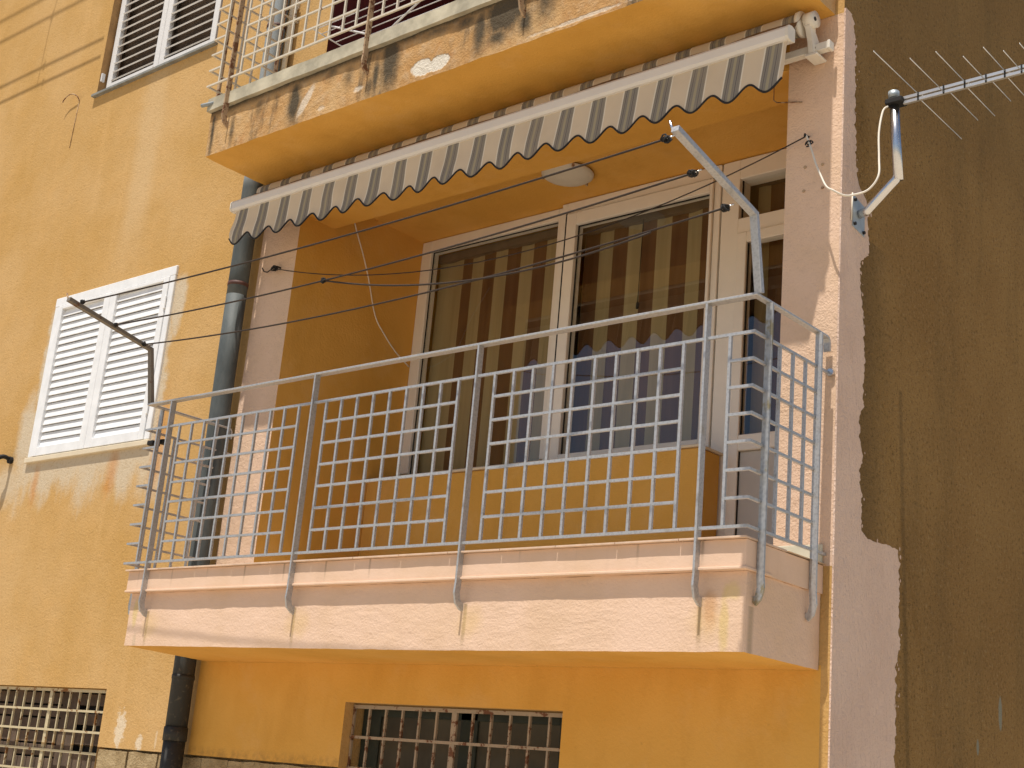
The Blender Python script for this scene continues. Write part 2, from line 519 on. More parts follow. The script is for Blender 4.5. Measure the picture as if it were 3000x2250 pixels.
BOX = {}
def boxdata(dx, dy, dz, mat, bev=0.0):
    k = (round(dx, 4), round(dy, 4), round(dz, 4), mat, bev)
    if k not in BOX:
        bm = bmesh.new(); bmesh.ops.create_cube(bm, size=1.0)
        for q in bm.verts: q.co = Vector((q.co.x * dx, q.co.y * dy, q.co.z * dz))
        if bev: bmesh.ops.bevel(bm, geom=bm.edges[:], offset=bev, segments=1, affect='EDGES')
        me = bpy.data.meshes.new("box"); bm.to_mesh(me); bm.free(); me.materials.append(M[mat]); BOX[k] = me
    return BOX[k]


def B(name, x0, x1, y0, y1, z0, z1, mat, parent=None, bev=0.0):
    me = boxdata(abs(x1 - x0), abs(y1 - y0), abs(z1 - z0), mat, bev)
    o = bpy.data.objects.new(name, me); COL.objects.link(o)
    o.location = ((x0 + x1) / 2, (y0 + y1) / 2, (z0 + z1) / 2)
    reg(o)
    if parent is not None:
        o.parent = parent
        o.matrix_parent_inverse = Matrix.Translation(wloc(parent)).inverted()
    return o


def sweep(pts, sec, closed=False):
    """sweep a closed section [(a,b)] along points; returns verts, faces"""
    pts = [Vector(p) for p in pts]; n = len(pts); V = []; F = []
    t0 = (pts[1] - pts[0]).normalized()
    ref = Vector((0, 0, 1)) if abs(t0.z) < .9 else Vector((0, 1, 0))
    a = t0.cross(ref).normalized()
    for i, p in enumerate(pts):
        if i == 0: t = (pts[1] - p)
        elif i == n - 1: t = (p - pts[i - 1])
        else: t = (pts[i + 1] - p).normalized() + (p - pts[i - 1]).normalized()
        t = t.normalized(); a = (a - t * a.dot(t)).normalized(); b = t.cross(a)
        for (u, w) in sec: V.append(p + a * u + b * w)
    k = len(sec)
    for i in range(n - 1):
        for j in range(k):
            j2 = (j + 1) % k
            F.append((i * k + j, i * k + j2, (i + 1) * k + j2, (i + 1) * k + j))
    F.append(tuple(range(k - 1, -1, -1))); F.append(tuple((n - 1) * k + j for j in range(k)))
    return V, F


def circ(r, n=8): return [(r * math.cos(2 * math.pi * i / n), r * math.sin(2 * math.pi * i / n)) for i in range(n)]


def tube(name, pts, r, mat, parent=None, n=8):
    v, f = sweep(pts, circ(r, n)); return mesh(name, v, f, mat, parent, True)


def flat(name, pts, w, d, mat, parent=None):
    v, f = sweep(pts, [(-w / 2, -d / 2), (w / 2, -d / 2), (w / 2, d / 2), (-w / 2, d / 2)]); return mesh(name, v, f, mat, parent)


def merge(parts):
    V = []; F = []
    for v, f in parts:
        o = len(V); V += list(v); F += [tuple(i + o for i in q) for q in f]
    return V, F


def sag(p, q, s, n=24):
    p, q = Vector(p), Vector(q)
    return [p.lerp(q, i / n) - Vector((0, 0, 4 * s * (i / n) * (1 - i / n))) for i in range(n + 1)]


def cyl(p, q, r, n=16): return sweep([p, q], circ(r, n))


def wall_y(xs, zs, y, holes):
    """front-facing sheet at depth y with rectangular holes"""
    xl, xh, zl, zh = min(xs), max(xs), min(zs), max(zs)
    xs = sorted(v for v in set(xs + [h[0] for h in holes] + [h[1] for h in holes]) if xl <= v <= xh)
    zs = sorted(v for v in set(zs + [h[2] for h in holes] + [h[3] for h in holes]) if zl <= v <= zh)
    V = []; F = []; idx = {}
    def vid(i, j):
        if (i, j) not in idx: idx[(i, j)] = len(V); V.append((xs[i], y, zs[j]))
        return idx[(i, j)]
    for i in range(len(xs) - 1):
        for j in range(len(zs) - 1):
            cx, cz = (xs[i] + xs[i + 1]) / 2, (zs[j] + zs[j + 1]) / 2
            if any(h[0] < cx < h[1] and h[2] < cz < h[3] for h in holes): continue
            F.append((vid(i, j), vid(i + 1, j), vid(i + 1, j + 1), vid(i, j + 1)))
    return V, F


def pane(name, x0, x1, y, z0, z1, mat, parent):
    return mesh(name, [(x0, y, z0), (x1, y, z0), (x1, y, z1), (x0, y, z1)], [(0, 1, 2, 3)], mat, parent)


def quad(*p): return [list(p), [(0, 1, 2, 3)]]


def reveal(x0, x1, z0, z1, y0, y1):
    """four reveal faces of an opening"""
    return merge([
        ([(x0, y0, z0), (x0, y1, z0), (x0, y1, z1), (x0, y0, z1)], [(3, 2, 1, 0)]),
        ([(x1, y0, z0), (x1, y1, z0), (x1, y1, z1), (x1, y0, z1)], [(0, 1, 2, 3)]),
        ([(x0, y0, z1), (x1, y0, z1), (x1, y1, z1), (x0, y1, z1)], [(3, 2, 1, 0)]),
        ([(x0, y0, z0), (x1, y0, z0), (x1, y1, z0), (x0, y1, z0)], [(0, 1, 2, 3)])])


def rough_box(x0, x1, y0, y1, z0, z1, step, amp, sd=0, fn=None):
    """box of small quads with a wavering surface (plastered concrete)"""
    bm = bmesh.new()
    nx, ny, nz = (max(1, round(abs(b - a) / step)) for a, b in ((x0, x1), (y0, y1), (z0, z1)))
    cache = {}
    def vv(i, j, k):
        if (i, j, k) not in cache:
            p = Vector((x0 + (x1 - x0) * i / nx, y0 + (y1 - y0) * j / ny, z0 + (z1 - z0) * k / nz))
            if fn: p = fn(p)
            w = mnoise.noise_vector(p * 7 + Vector((sd, 0, 0))) * amp + mnoise.noise_vector(p * 22 + Vector((0, sd, 0))) * amp * .5
            if j == ny: w = Vector((w.x, 0, w.z))
            cache[(i, j, k)] = bm.verts.new(p + w)
        return cache[(i, j, k)]
    for i in range(nx):
        for k in range(nz):
            bm.faces.new((vv(i, 0, k), vv(i + 1, 0, k), vv(i + 1, 0, k + 1), vv(i, 0, k + 1)))
        for j in range(ny):
            bm.faces.new((vv(i, j, 0), vv(i, j + 1, 0), vv(i + 1, j + 1, 0), vv(i + 1, j, 0)))
            bm.faces.new((vv(i, j, nz), vv(i + 1, j, nz), vv(i + 1, j + 1, nz), vv(i, j + 1, nz)))
    for j in range(ny):
        for k in range(nz):
            bm.faces.new((vv(0, j, k), vv(0, j, k + 1), vv(0, j + 1, k + 1), vv(0, j + 1, k)))
            bm.faces.new((vv(nx, j, k), vv(nx, j + 1, k), vv(nx, j + 1, k + 1), vv(nx, j, k + 1)))
    return bm


def from_bm(name, bm, mats, parent=None, smooth=False):
    me = bpy.data.meshes.new(name); bm.to_mesh(me); bm.free()
    for k in mats: me.materials.append(M[k])
    if smooth:
        for p in me.polygons: p.use_smooth = True
        me.set_sharp_from_angle(angle=R(40))
    o = bpy.data.objects.new(name, me)
    return reg(link(o, None, parent))


# ------------------------------------------------------------------ ground
g = mesh("ground", [(-400, -500, -2.2), (400, -500, -2.2), (400, 400, -2.2), (-400, 400, -2.2)], [(0, 1, 2, 3)], 'ground')
g["kind"] = "structure"

# ------------------------------------------------------------------ the building
XC, D = 3.9055, .56
bld = thing("apartment_building", "ochre yellow apartment house with pink edged balcony and raw brown side wall", "building", (0, 0, -2.2))

STEP = -.045
YL = .014
left_holes = [(-2.33, -.94, 1.37, 2.55), (-2.37, -.91, 4.24, 5.6), (-2.75, -.95, -1.3, -.172)]
right_holes = [(STEP, .30, .41, 2.90), (.30, 3.635, .41, 2.69), (3.635, XC, .41, 2.90), (.32, 3.635, 3.25, 5.6), (1.19, 2.60, -1.3, -.194), (STEP, 3.866, -.515, .02), (.30, 3.635, 2.69, 2.90)]
parts = [wall_y([-9, STEP], [-.515, 9], YL, left_holes), wall_y([STEP, XC], [-.515, 9], 0., right_holes),
         ([(STEP, 0, -.515), (STEP, YL, -.515), (STEP, YL, 9), (STEP, 0, 9)], [(0, 3, 2, 1)]),
         ([(-9, YL, -.515), (-.95, YL, -.515), (-.95, .06, -.515), (-9, .06, -.515)], [(0, 3, 2, 1)]),
         ([(-.95, YL, -.515), (STEP, YL, -.515), (STEP, .06, -.515), (-.95, .06, -.515)], [(0, 3, 2, 1)]),
         ([(STEP, 0, -.515), (1.19, 0, -.515), (1.19, .06, -.515), (STEP, .06, -.515)], [(0, 3, 2, 1)]),
         ([(2.60, 0, -.515), (XC, 0, -.515), (XC, .06, -.515), (2.60, .06, -.515)], [(0, 3, 2, 1)]),
         reveal(1.19, 2.60, -1.3, -.194, 0, .16), reveal(-2.75, -.95, -1.3, -.172, YL, .16)]
facade = mesh("facade_wall", *merge(parts), 'yellow', bld)

mesh("lower_wall", *wall_y([STEP, 3.866], [-.515, .02], 0., [(1.19, 2.60, -1.3, -.194)]), 'loggia', bld)
mesh("lintel", *wall_y([.30, 3.635], [2.69, 2.90], 0., []), 'loggia', bld)
# pink piers either side of the loggia
mesh("pier", *wall_y([STEP, .12, .30], [.41, 1.2, 2.0, 2.90], 0., []), 'pink', bld)["label"] = "pink painted pier behind the downpipe"
mesh("pier", *wall_y([3.635, 3.77, XC], [.41, 1.2, 2.0, 2.90], 0., []), 'pink', bld)["label"] = "pink painted pier at the corner, half in sun"

# side wall, raw render with a ragged strip of pink paint
mesh("side_wall", [(XC, 0, -2.2), (XC, 9, -2.2), (XC, 9, 9), (XC, 0, 9)], [(0, 1, 2, 3)], 'brown', bld)
edge = [(0., 2.925), (.05, 2.915), (.086, 2.885), (.101, 2.754), (.104, 2.5), (.129, 2.179), (.154, 2.115), (.23, 2.072), (.249, 1.981), (.251, 1.82), (.175, 1.765), (.193, 1.641),
        (.217, 1.493), (.236, 1.314), (.221, 1.188), (.235, 1.131), (.194, 1.083), (.207, .96), (.231, .893), (.202, .842), (.22, .759), (.229, .60), (.279, .572), (.372, .572), (.483, .582), (.568, .576),
        (.582, .523), (.586, .16), (.558, .086), (.557, -.329), (.55, -.9), (.53, -1.6)]
rows = []
for (a, b) in zip(edge[:-1], edge[1:]):
    n = max(1, int(math.hypot(b[0] - a[0], b[1] - a[1]) / .009))
    for i in range(n):
        t = i / n
        y, z = a[0] + (b[0] - a[0]) * t, a[1] + (b[1] - a[1]) * t
        j = mnoise.noise(Vector((y * 30, z * 30, 3))) * .016 + mnoise.noise(Vector((y * 75, z * 75, 8))) * .014 + random.uniform(-.003, .003)
        rows.append((max(.004, y + j), z + mnoise.noise(Vector((z * 40, 1, y * 40))) * .006))
poly = [Vector((XC + .007, y, z)) for y, z in rows] + [Vector((XC + .007, -.001, -1.6)), Vector((XC + .007, -.001, 2.92))]
tris = tessellate_polygon([poly])
V = [tuple(p) for p in poly]; F = []
for a, b, c in tris:
    nrm = (poly[b] - poly[a]).cross(poly[c] - poly[a])
    F.append((a, b, c) if nrm.x > 0 else (a, c, b))
o = len(V)
V += [(XC - .002, p.y + .005, p.z) for p in poly]
F += [(i, i + 1, o + i + 1, o + i) for i in range(len(rows) - 1)]
nb = len(V)
V += [(XC - .0005, -.001, -1.6), (XC + .007, -.001, -1.6), (XC + .007, -.001, 2.92), (XC - .0005, -.001, 2.92)]
F.append((nb, nb + 1, nb + 2, nb + 3))
mesh("paint_strip", V, F, 'pinkside', bld)["label"] = "ragged pink paint strip along the building corner"

parts = []
rf = random.Random(5)
for k in range(55):
    y, z = rows[rf.randrange(20, len(rows))]
    y += rf.uniform(.004, .045) ** 1.0; z += rf.uniform(-.02, .02); r_ = rf.uniform(.002, .007)
    n_ = rf.randint(5, 7); a0 = rf.uniform(0, 6)
    ring = [(y + r_ * rf.uniform(.5, 1.2) * math.cos(a0 + 6.283 * i / n_), z + 1.5 * r_ * rf.uniform(.5, 1.2) * math.sin(a0 + 6.283 * i / n_)) for i in range(n_)]
    parts.append(([(XC + .0010, a, b) for a, b in ring] + [(XC - .001, a, b) for a, b in ring], [tuple(range(n_))] + [(i, n_ + i, n_ + (i + 1) % n_, (i + 1) % n_) for i in range(n_)]))
fl = mesh("paint_flecks", *merge(parts), 'pinkside', bld); fl["kind"] = "stuff"

# plinth of stone blocks under the plaster
mesh("plinth_wall", *merge([wall_y([-9, XC], [-2.2, -.515], .058, [(-2.75, -.95, -1.3, -.4), (1.19, 2.60, -1.3, -.4)])]), 'stone', bld)
x = -.93
blocks = []
while x < 1.12:
    w = random.uniform(.22, .42); x1 = min(x + w, 1.17)
    blocks.append((x, x1)); x = x1 + .012
for (a, b) in blocks:
    for (z0, z1) in ((-.745, -.528), (-.98, -.757)):
        bm = rough_box(a, b, .018, .058, z0, z1, .035, .006, sd=a * 9)
        from_bm("plinth_stone", bm, ['stone'], bld, True)

# ---- lower balcony slab, coping, tiles
def slabfn(p):
    if p.z < .15: p = Vector((p.x, p.y, p.z + .016 * max(0, 1 - p.x / 2.2) * max(0, -p.y / .56) * (1 - p.z / .15)))
    return p
bm = rough_box(0, 3.856, -.556, -.002, 0, .297, .035, .0022, 1, slabfn)
for f in bm.faces:
    if f.normal.z == 0: f.normal_update()
    if f.normal.z < -.7: f.material_index = 1
bm.normal_update()
for f in bm.faces: f.material_index = 1 if f.normal.z < -.7 else 0
slab = from_bm("balcony_slab", bm, ['slab', 'loggia'], bld, True)
slab["label"] = "pink balcony slab with drip stains and yellow underside"
bm = rough_box(-.022, 3.866, -.583, -.002, .298, .411, .04, .0012, 5)
cop = from_bm("coping", bm, ['coppink'], slab, True)
B("drip_lip", -.028, 3.871, -.591, -.40, .2985, .3095, 'coppink', slab, .002)
xx = -.034
k = 0
while xx < 3.86:
    x1 = min(xx + .2985, 3.872)
    B("edge_tile", xx, x1, -.602 + random.uniform(-.001, .001), -.30, .4125, .4205, 'tile', slab, .001)
    xx = x1 + .0025
mesh("balcony_floor", *merge([quad((-.02, -.30, .416), (3.88, -.30, .416), (3.88, 0, .416), (-.02, 0, .416)),
     quad((.30, 0, .416), (3.635, 0, .416), (3.635, 1.3, .416), (.30, 1.3, .416))]), 'tilefloor', bld)

B('skirting_tile', 3.640, 3.864, -.011, -.001, .4215, .497, 'skirt', bld, .002)

# ---- upper balcony slab
def upfn(p):
    if p.x > 3.7 and p.y < -.42:
        p = Vector((p.x - max(0, (-.42 - p.y)) * .45, p.y, p.z))
    return p
bm = rough_box(.024, 3.860, -.56, -.002, 2.90, 3.19, .035, .0045, 11, upfn)
bm.normal_update()
for f in bm.faces: f.material_index = 1 if f.normal.z < -.7 else 0
uslab = from_bm("balcony_slab", bm, ['oldslab', 'loggia'], bld, True)
uslab["label"] = "upper balcony slab, stained black and flaking at its edge"
bm = rough_box(.005, 3.866, -.588, -.002, 3.192, 3.272, .05, .003, 15)
from_bm("coping", bm, ['coping'], uslab, True)

tube('drain_spout', [(.06, -.58, 3.238), (.0, -.60, 3.232), (-.025, -.607, 3.230)], .012, 'pipe', uslab, 8)

# ---- loggia shell
mesh("loggia_wall", *merge([
    quad((.30, 0, .41), (.30, 0, 2.88), (.30, 1.3, 2.88), (.30, 1.3, .41)),
    quad((3.635, 0, .41), (3.635, 1.3, .41), (3.635, 1.3, 2.88), (3.635, 0, 2.88)),
    quad((.30, .267, 2.69), (.30, .267, 2.88), (3.635, .267, 2.88), (3.635, .267, 2.69))]), 'loggia', bld)
mesh("loggia_ceiling", *merge([quad((.30, 0, 2.69), (.30, .267, 2.69), (3.635, .267, 2.69), (3.635, 0, 2.69)),
                               quad((.30, .267, 2.88), (.30, 1.3, 2.88), (3.635, 1.3, 2.88), (3.635, .267, 2.88))]), 'loggia', bld)
par = B("parapet", .30, 2.729, .79, .985, .416, 1.196, 'loggia', bld, .006)
B("sill", .302, 2.737, .780, 1.05, 1.198, 1.212, 'sill', par, .002)
# dim room behind the glazing
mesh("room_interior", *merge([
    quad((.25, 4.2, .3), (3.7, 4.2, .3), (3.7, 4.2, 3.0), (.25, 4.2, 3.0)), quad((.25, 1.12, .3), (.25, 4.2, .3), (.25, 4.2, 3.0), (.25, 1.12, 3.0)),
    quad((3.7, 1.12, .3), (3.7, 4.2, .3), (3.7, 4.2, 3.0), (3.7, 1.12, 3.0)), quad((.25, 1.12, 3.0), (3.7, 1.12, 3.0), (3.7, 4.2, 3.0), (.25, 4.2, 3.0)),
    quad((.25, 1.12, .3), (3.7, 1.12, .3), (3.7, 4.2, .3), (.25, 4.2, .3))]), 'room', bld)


def frame_bars(name, x0, x1, z0, z1, y0, y1, wl, wr, wt, wb, mat, parent, bev=.003):
    B(name, x0, x0 + wl, y0, y1, z0, z1, mat, parent, bev)
    B(name, x1 - wr, x1, y0, y1, z0, z1, mat, parent, bev)
    B(name, x0 + wl, x1 - wr, y0, y1, z1 - wt, z1, mat, parent, bev)
    if wb: B(name, x0 + wl, x1 - wr, y0, y1, z0, z0 + wb, mat, parent, bev)


# left fixed window
w1 = B("window", .302, 1.512, 1.060, 1.115, 1.212, 1.30, 'pvc', bld, .003); w1["label"] = "left loggia window beside the yellow side wall"
B("frame", .302, .388, 1.040, 1.115, 1.300, 2.876, 'pvc', w1, .003)
B("frame", 1.458, 1.512, 1.040, 1.115, 1.300, 2.876, 'pvc', w1, .003)
B("frame", .388, 1.458, 1.040, 1.115, 2.800, 2.876, 'pvc', w1, .003)
pane("glass_pane", .380, 1.466, 1.070, 1.295, 2.806, "glass", w1)
B("gasket", .388, .393, 1.062, 1.069, 1.300, 2.80, 'black', w1)
B("gasket", .393, 1.458, 1.062, 1.069, 2.795, 2.80, 'black', w1)
# right opening window, standing a little proud
w2 = B("window", 1.518, 2.645, 1.000, 1.115, 1.212, 1.235, 'pvc', bld, .003); w2["label"] = "right loggia window with wide opening sash"
frame_bars("frame", 1.518, 2.645, 1.236, 2.874, 1.000, 1.115, .045, .04, .072, 0, 'pvc', w2)
frame_bars("sash", 1.570, 2.602, 1.237, 2.795, .985, 1.060, .074, .020, .080, .062, 'pvc', w2)
B("gasket", 1.5600, 1.5695, .988, 1.00, 1.237, 2.80, 'black', w2)
B("gasket", 1.570, 2.602, .999, 1.01, 2.7955, 2.8015, 'black', w2)
pane("glass_pane", 1.64, 2.586, 1.020, 1.295, 2.72, "glass", w2)
B("gasket", 1.6442, 1.650, 1.010, 1.0185, 1.30, 2.715, 'black', w2)
B("gasket", 1.65, 2.58, 1.010, 1.0185, 2.709, 2.715, 'black', w2)
# balcony door
dr = B("balcony_door", 2.655, 2.765, 1.002, 1.115, .425, 2.874, 'pvc', bld, .003); dr["label"] = "white balcony door with glazed top half and transom light"
B("frame", 2.765, 3.633, 1.002, 1.115, 2.758, 2.874, 'pvc', dr, .003)
B("frame", 2.765, 3.633, 1.002, 1.115, 2.435, 2.523, 'pvc', dr, .003)
B("frame", 3.58, 3.633, 1.002, 1.115, .425, 2.435, 'pvc', dr, .003)
B("frame", 3.58, 3.633, 1.002, 1.115, 2.523, 2.758, 'pvc', dr, .003)
B("leaf_frame", 2.768, 2.828, .990, 1.055, .44, 2.432, 'pvc', dr, .004)
B("leaf_frame", 3.50, 3.577, .990, 1.055, .44, 2.432, 'pvc', dr, .004)
B("leaf_frame", 2.828, 3.50, .990, 1.055, 2.372, 2.432, 'pvc', dr, .004)
B("leaf_frame", 2.828, 3.50, .990, 1.055, 1.215, 1.300, 'pvc', dr, .004)
B("leaf_frame", 2.828, 3.50, .990, 1.055, .44, .53, 'pvc', dr, .004)
B("panel", 2.831, 3.50, 1.012, 1.03, .53, 1.212, 'doorpanel', dr)
pane("glass_pane", 2.825, 3.505, 1.018, 1.295, 2.38, "glass", dr)
pane("transom_pane", 2.762, 3.585, 1.04, 2.518, 2.762, "glass", dr)
B("gasket", 2.8285, 2.8335, 1.006, 1.0165, 1.30, 2.372, 'black', dr)
B("gasket", 2.7655, 2.771, 1.03, 1.0385, 2.523, 2.758, 'black', dr)
B("gasket", 2.8285, 2.8308, 1.0, 1.011, .53, 1.213, 'black', dr)

# ---- shuttered window on the yellow wall
sw = B("shuttered_window", -2.355, -.915, -.004, .05, 2.512, 2.580, 'white', bld, .004); sw["label"] = "white louvred shutters closed over the lower left window"
B("frame", -2.350, -2.300, -.004, .05, 1.392, 2.512, 'white', sw, .004)
B("frame", -.972, -.917, -.004, .05, 1.392, 2.512, 'white', sw, .004)
B("sill", -2.375, -.910, -.012, .05, 1.352, 1.388, 'sill', sw, .004)
B("backing", -2.33, -.94, .075, .085, 1.37, 2.55, 'board', sw)
for (a, b) in ((-2.298, -1.644), (-1.641, -.974)):
    wl, wr = (.055, .072) if a < -2 else (.072, .058)
    s0, s1 = a + wl, b - wr
    B("shutter_stile", a, s0, -.010, .036, 1.393, 2.510, 'white', sw, .003)
    B("shutter_stile", s1, b, -.010, .036, 1.393, 2.510, 'white', sw, .003)
    B("shutter_rail", s0, s1, -.010, .036, 1.393, 1.458, 'white', sw, .003)
    B("shutter_rail", s0, s1, -.010, .036, 2.484, 2.510, 'white', sw, .003)
    n = 19
    key = ("slat", round(s1 - s0, 3))
    if key not in BOX:
        bm = bmesh.new(); bmesh.ops.create_cube(bm, size=1)
        L = s1 - s0 - .002
        for q in bm.verts:
            q.co = Vector((q.co.x * L, q.co.y * .0525, q.co.z * .007))
            q.co = Matrix.Rotation(R(76), 3, 'X') @ q.co
        me = bpy.data.meshes.new("slat"); bm.to_mesh(me); bm.free(); me.materials.append(M['white']); BOX[key] = me
    for i in range(n):
        z = 1.458 + (2.484 - 1.458) * (i + .5) / n
        o = bpy.data.objects.new("slat", BOX[key]); COL.objects.link(o); o.location = ((s0 + s1) / 2, .016 + random.uniform(-.001, .001), z + random.uniform(-.0012, .0012)); reg(o)
        o.parent = sw; o.matrix_parent_inverse = Matrix.Translation(wloc(sw)).inverted()
for z in (1.56, 2.28):
    B("hinge", -.982, -.964, -.018, -.008, z, z + .09, 'white', sw, .002)

# ---- upper left window, in a reveal
uw = B("shuttered_window", -2.392, -.888, -.018, .115, 4.218, 4.240, 'darksill', bld, .003); uw["label"] = "old grey shutters of the upper left window in a deep reveal"
mesh("reveal", *reveal(-2.37, -.91, 4.24, 5.6, YL, .16), 'reveal', uw)
B("backing", -2.37, -.91, .155, .165, 4.24, 5.6, 'board', uw)
for (a, b) in ((-2.352, -1.690), (-1.686, -1.020)):
    s0, s1 = a + .062, b - .062
    B("shutter_stile", a, s0, .070, .108, 4.250, 5.58, 'oldwhite', uw, .003)
    B("shutter_stile", s1, b, .070, .108, 4.250, 5.58, 'oldwhite', uw, .003)
    B("shutter_rail", s0, s1, .070, .108, 4.250, 4.350, 'oldwhite', uw, .003)
    key = ("oslat", round(s1 - s0, 3))
    if key not in BOX:
        bm = bmesh.new(); bmesh.ops.create_cube(bm, size=1)
        L = s1 - s0 - .002
        for q in bm.verts:
            q.co = Vector((q.co.x * L, q.co.y * .054, q.co.z * .011))
            q.co = Matrix.Rotation(R(44), 3, 'X') @ q.co
        me = bpy.data.meshes.new("slat"); bm.to_mesh(me); bm.free(); me.materials.append(M['oldwhite']); BOX[key] = me
    for i in range(17):
        z = 4.385 + i * .072
        o = bpy.data.objects.new("slat", BOX[key]); COL.objects.link(o); o.location = ((s0 + s1) / 2, .088, z); reg(o)
        o.parent = uw; o.matrix_parent_inverse = Matrix.Translation(wloc(uw)).inverted()
for xx in (-2.28, -1.74, -1.62, -1.10):
    B("latch", xx - .03, xx + .03, .060, .070, 4.275, 4.295, 'rustpost', uw, .002)
B("latch", -2.368, -2.352, .02, .05, 4.36, 4.43, 'oldwhite', uw, .003)

# ---- basement windows with grilles
def grille(parent, x0, x1, z0, z1, y, nx, dz, mat, mid):
    B("grille_bar", x0, x1, y - .008, y + .008, z1 - .022, z1 - .004, mat, parent)
    step = (x1 - x0) / nx
    for i in range(nx + 1):
        w = .016 if i == mid else .0052
        xx = min(max(x0 + i * step, x0 + w), x1 - w)
        B("grille_bar", xx - w, xx + w, y - .0065, y + .0065, z0, z1 - .022, mat, parent)
    z = z1 - .012 - dz
    while z > z0:
        B("grille_bar", x0, x1, y - .0135, y - .0066, z - .007, z + .007, mat, parent)
        z -= dz
bw = B("basement_window", -2.75, -.95, .19, .20, -1.3, -.172, 'black', bld); bw["label"] = "barred basement window on the left with cream rusting grille"
grille(bw, -2.75, -.955, -1.3, -.175, .045, 17, .124, 'grillecream', 11)
for (a, b) in ((-2.73, -2.10), (-2.08, -1.56), (-1.42, -.97)):
    z = -.20
    while z > -1.2:
        hgt = .07 if z > -.55 else .16
        gap = .05 if z > -.55 and a > -2.0 else .012
        B("shutter_board", a, b, .135, .155, z - hgt, z, 'board', bw, .002)
        z -= hgt + gap
for xx in (-2.09, -1.53, -1.44, -1.0):
    B("mullion", xx - .035, xx + .035, .118, .135, -1.3, -.18, 'board', bw, .002)
bw2 = B("basement_window", 1.19, 2.60, .19, .20, -1.3, -.194, 'black', bld); bw2["label"] = "barred basement window under the balcony with rusty grille"
grille(bw2, 1.193, 2.597, -1.3, -.197, .065, 12, .152, 'grillerust', 6)
for (a, b) in ((1.20, 1.33), (1.88, 1.99), (2.49, 2.59)):
    B("mullion", a, b, .125, .15, -1.3, -.20, 'green', bw2, .003)
B("mullion", 1.33, 2.49, .125, .15, -.25, -.20, 'green', bw2, .003)
for (a, b) in ((1.33, 1.88), (1.99, 2.49)):
    B("glass_pane", a, b, .137, .142, -1.3, -.25, 'dusty', bw2)

# ---- upper loggia, dark red inside
mesh("loggia_wall", *merge([
    quad((.32, 0, 3.25), (.32, 0, 5.6), (.32, 1.2, 5.6), (.32, 1.2, 3.25)), quad((3.635, 0, 3.25), (3.635, 1.2, 3.25), (3.635, 1.2, 5.6), (3.635, 0, 5.6)),
    quad((.32, 1.2, 3.25), (.32, 1.2, 5.6), (3.635, 1.2, 5.6), (3.635, 1.2, 3.25)), quad((.32, 0, 5.6), (.32, 1.2, 5.6), (3.635, 1.2, 5.6), (3.635, 0, 5.6)),
    quad((.32, 0, 3.25), (3.635, 0, 3.25), (3.635, 1.2, 3.25), (.32, 1.2, 3.25))]), 'red', bld)["label"] = "dark red wall of the upper loggia"

# ------------------------------------------------------------------ downpipe
dp = thing("downpipe", "dark grey downpipe running down the wall at the left of the balcony", "downpipe", (-.11, -.085, -2.2))
def pax(z): return Vector((-.117 if z > 2 else -.117 + (2 - z) * .018, -.082, z))
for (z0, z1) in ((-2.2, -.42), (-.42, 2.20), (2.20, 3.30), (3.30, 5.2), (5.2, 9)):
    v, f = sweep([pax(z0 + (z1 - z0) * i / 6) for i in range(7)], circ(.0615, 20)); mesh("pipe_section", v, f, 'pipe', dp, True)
for z in (-.42, 3.30):
    v, f = sweep([pax(z - .03), pax(z + .045)], circ(.067, 20)); mesh("socket", v, f, 'pipe', dp, True)
for z in (2.27, -.10, 4.05):
    v, f = sweep([pax(z - .012), pax(z + .012)], circ(.0645, 20)); mesh("clamp_band", v, f, 'ceramic' if z != -.1 else 'pipe', dp, True)
tag(tube("white_pipe", [(-.028, -.045, 3.28), (-.028, -.045, 9)], .017, 'cable', None, 10), "thin white pipe beside the upper downpipe", "pipe")

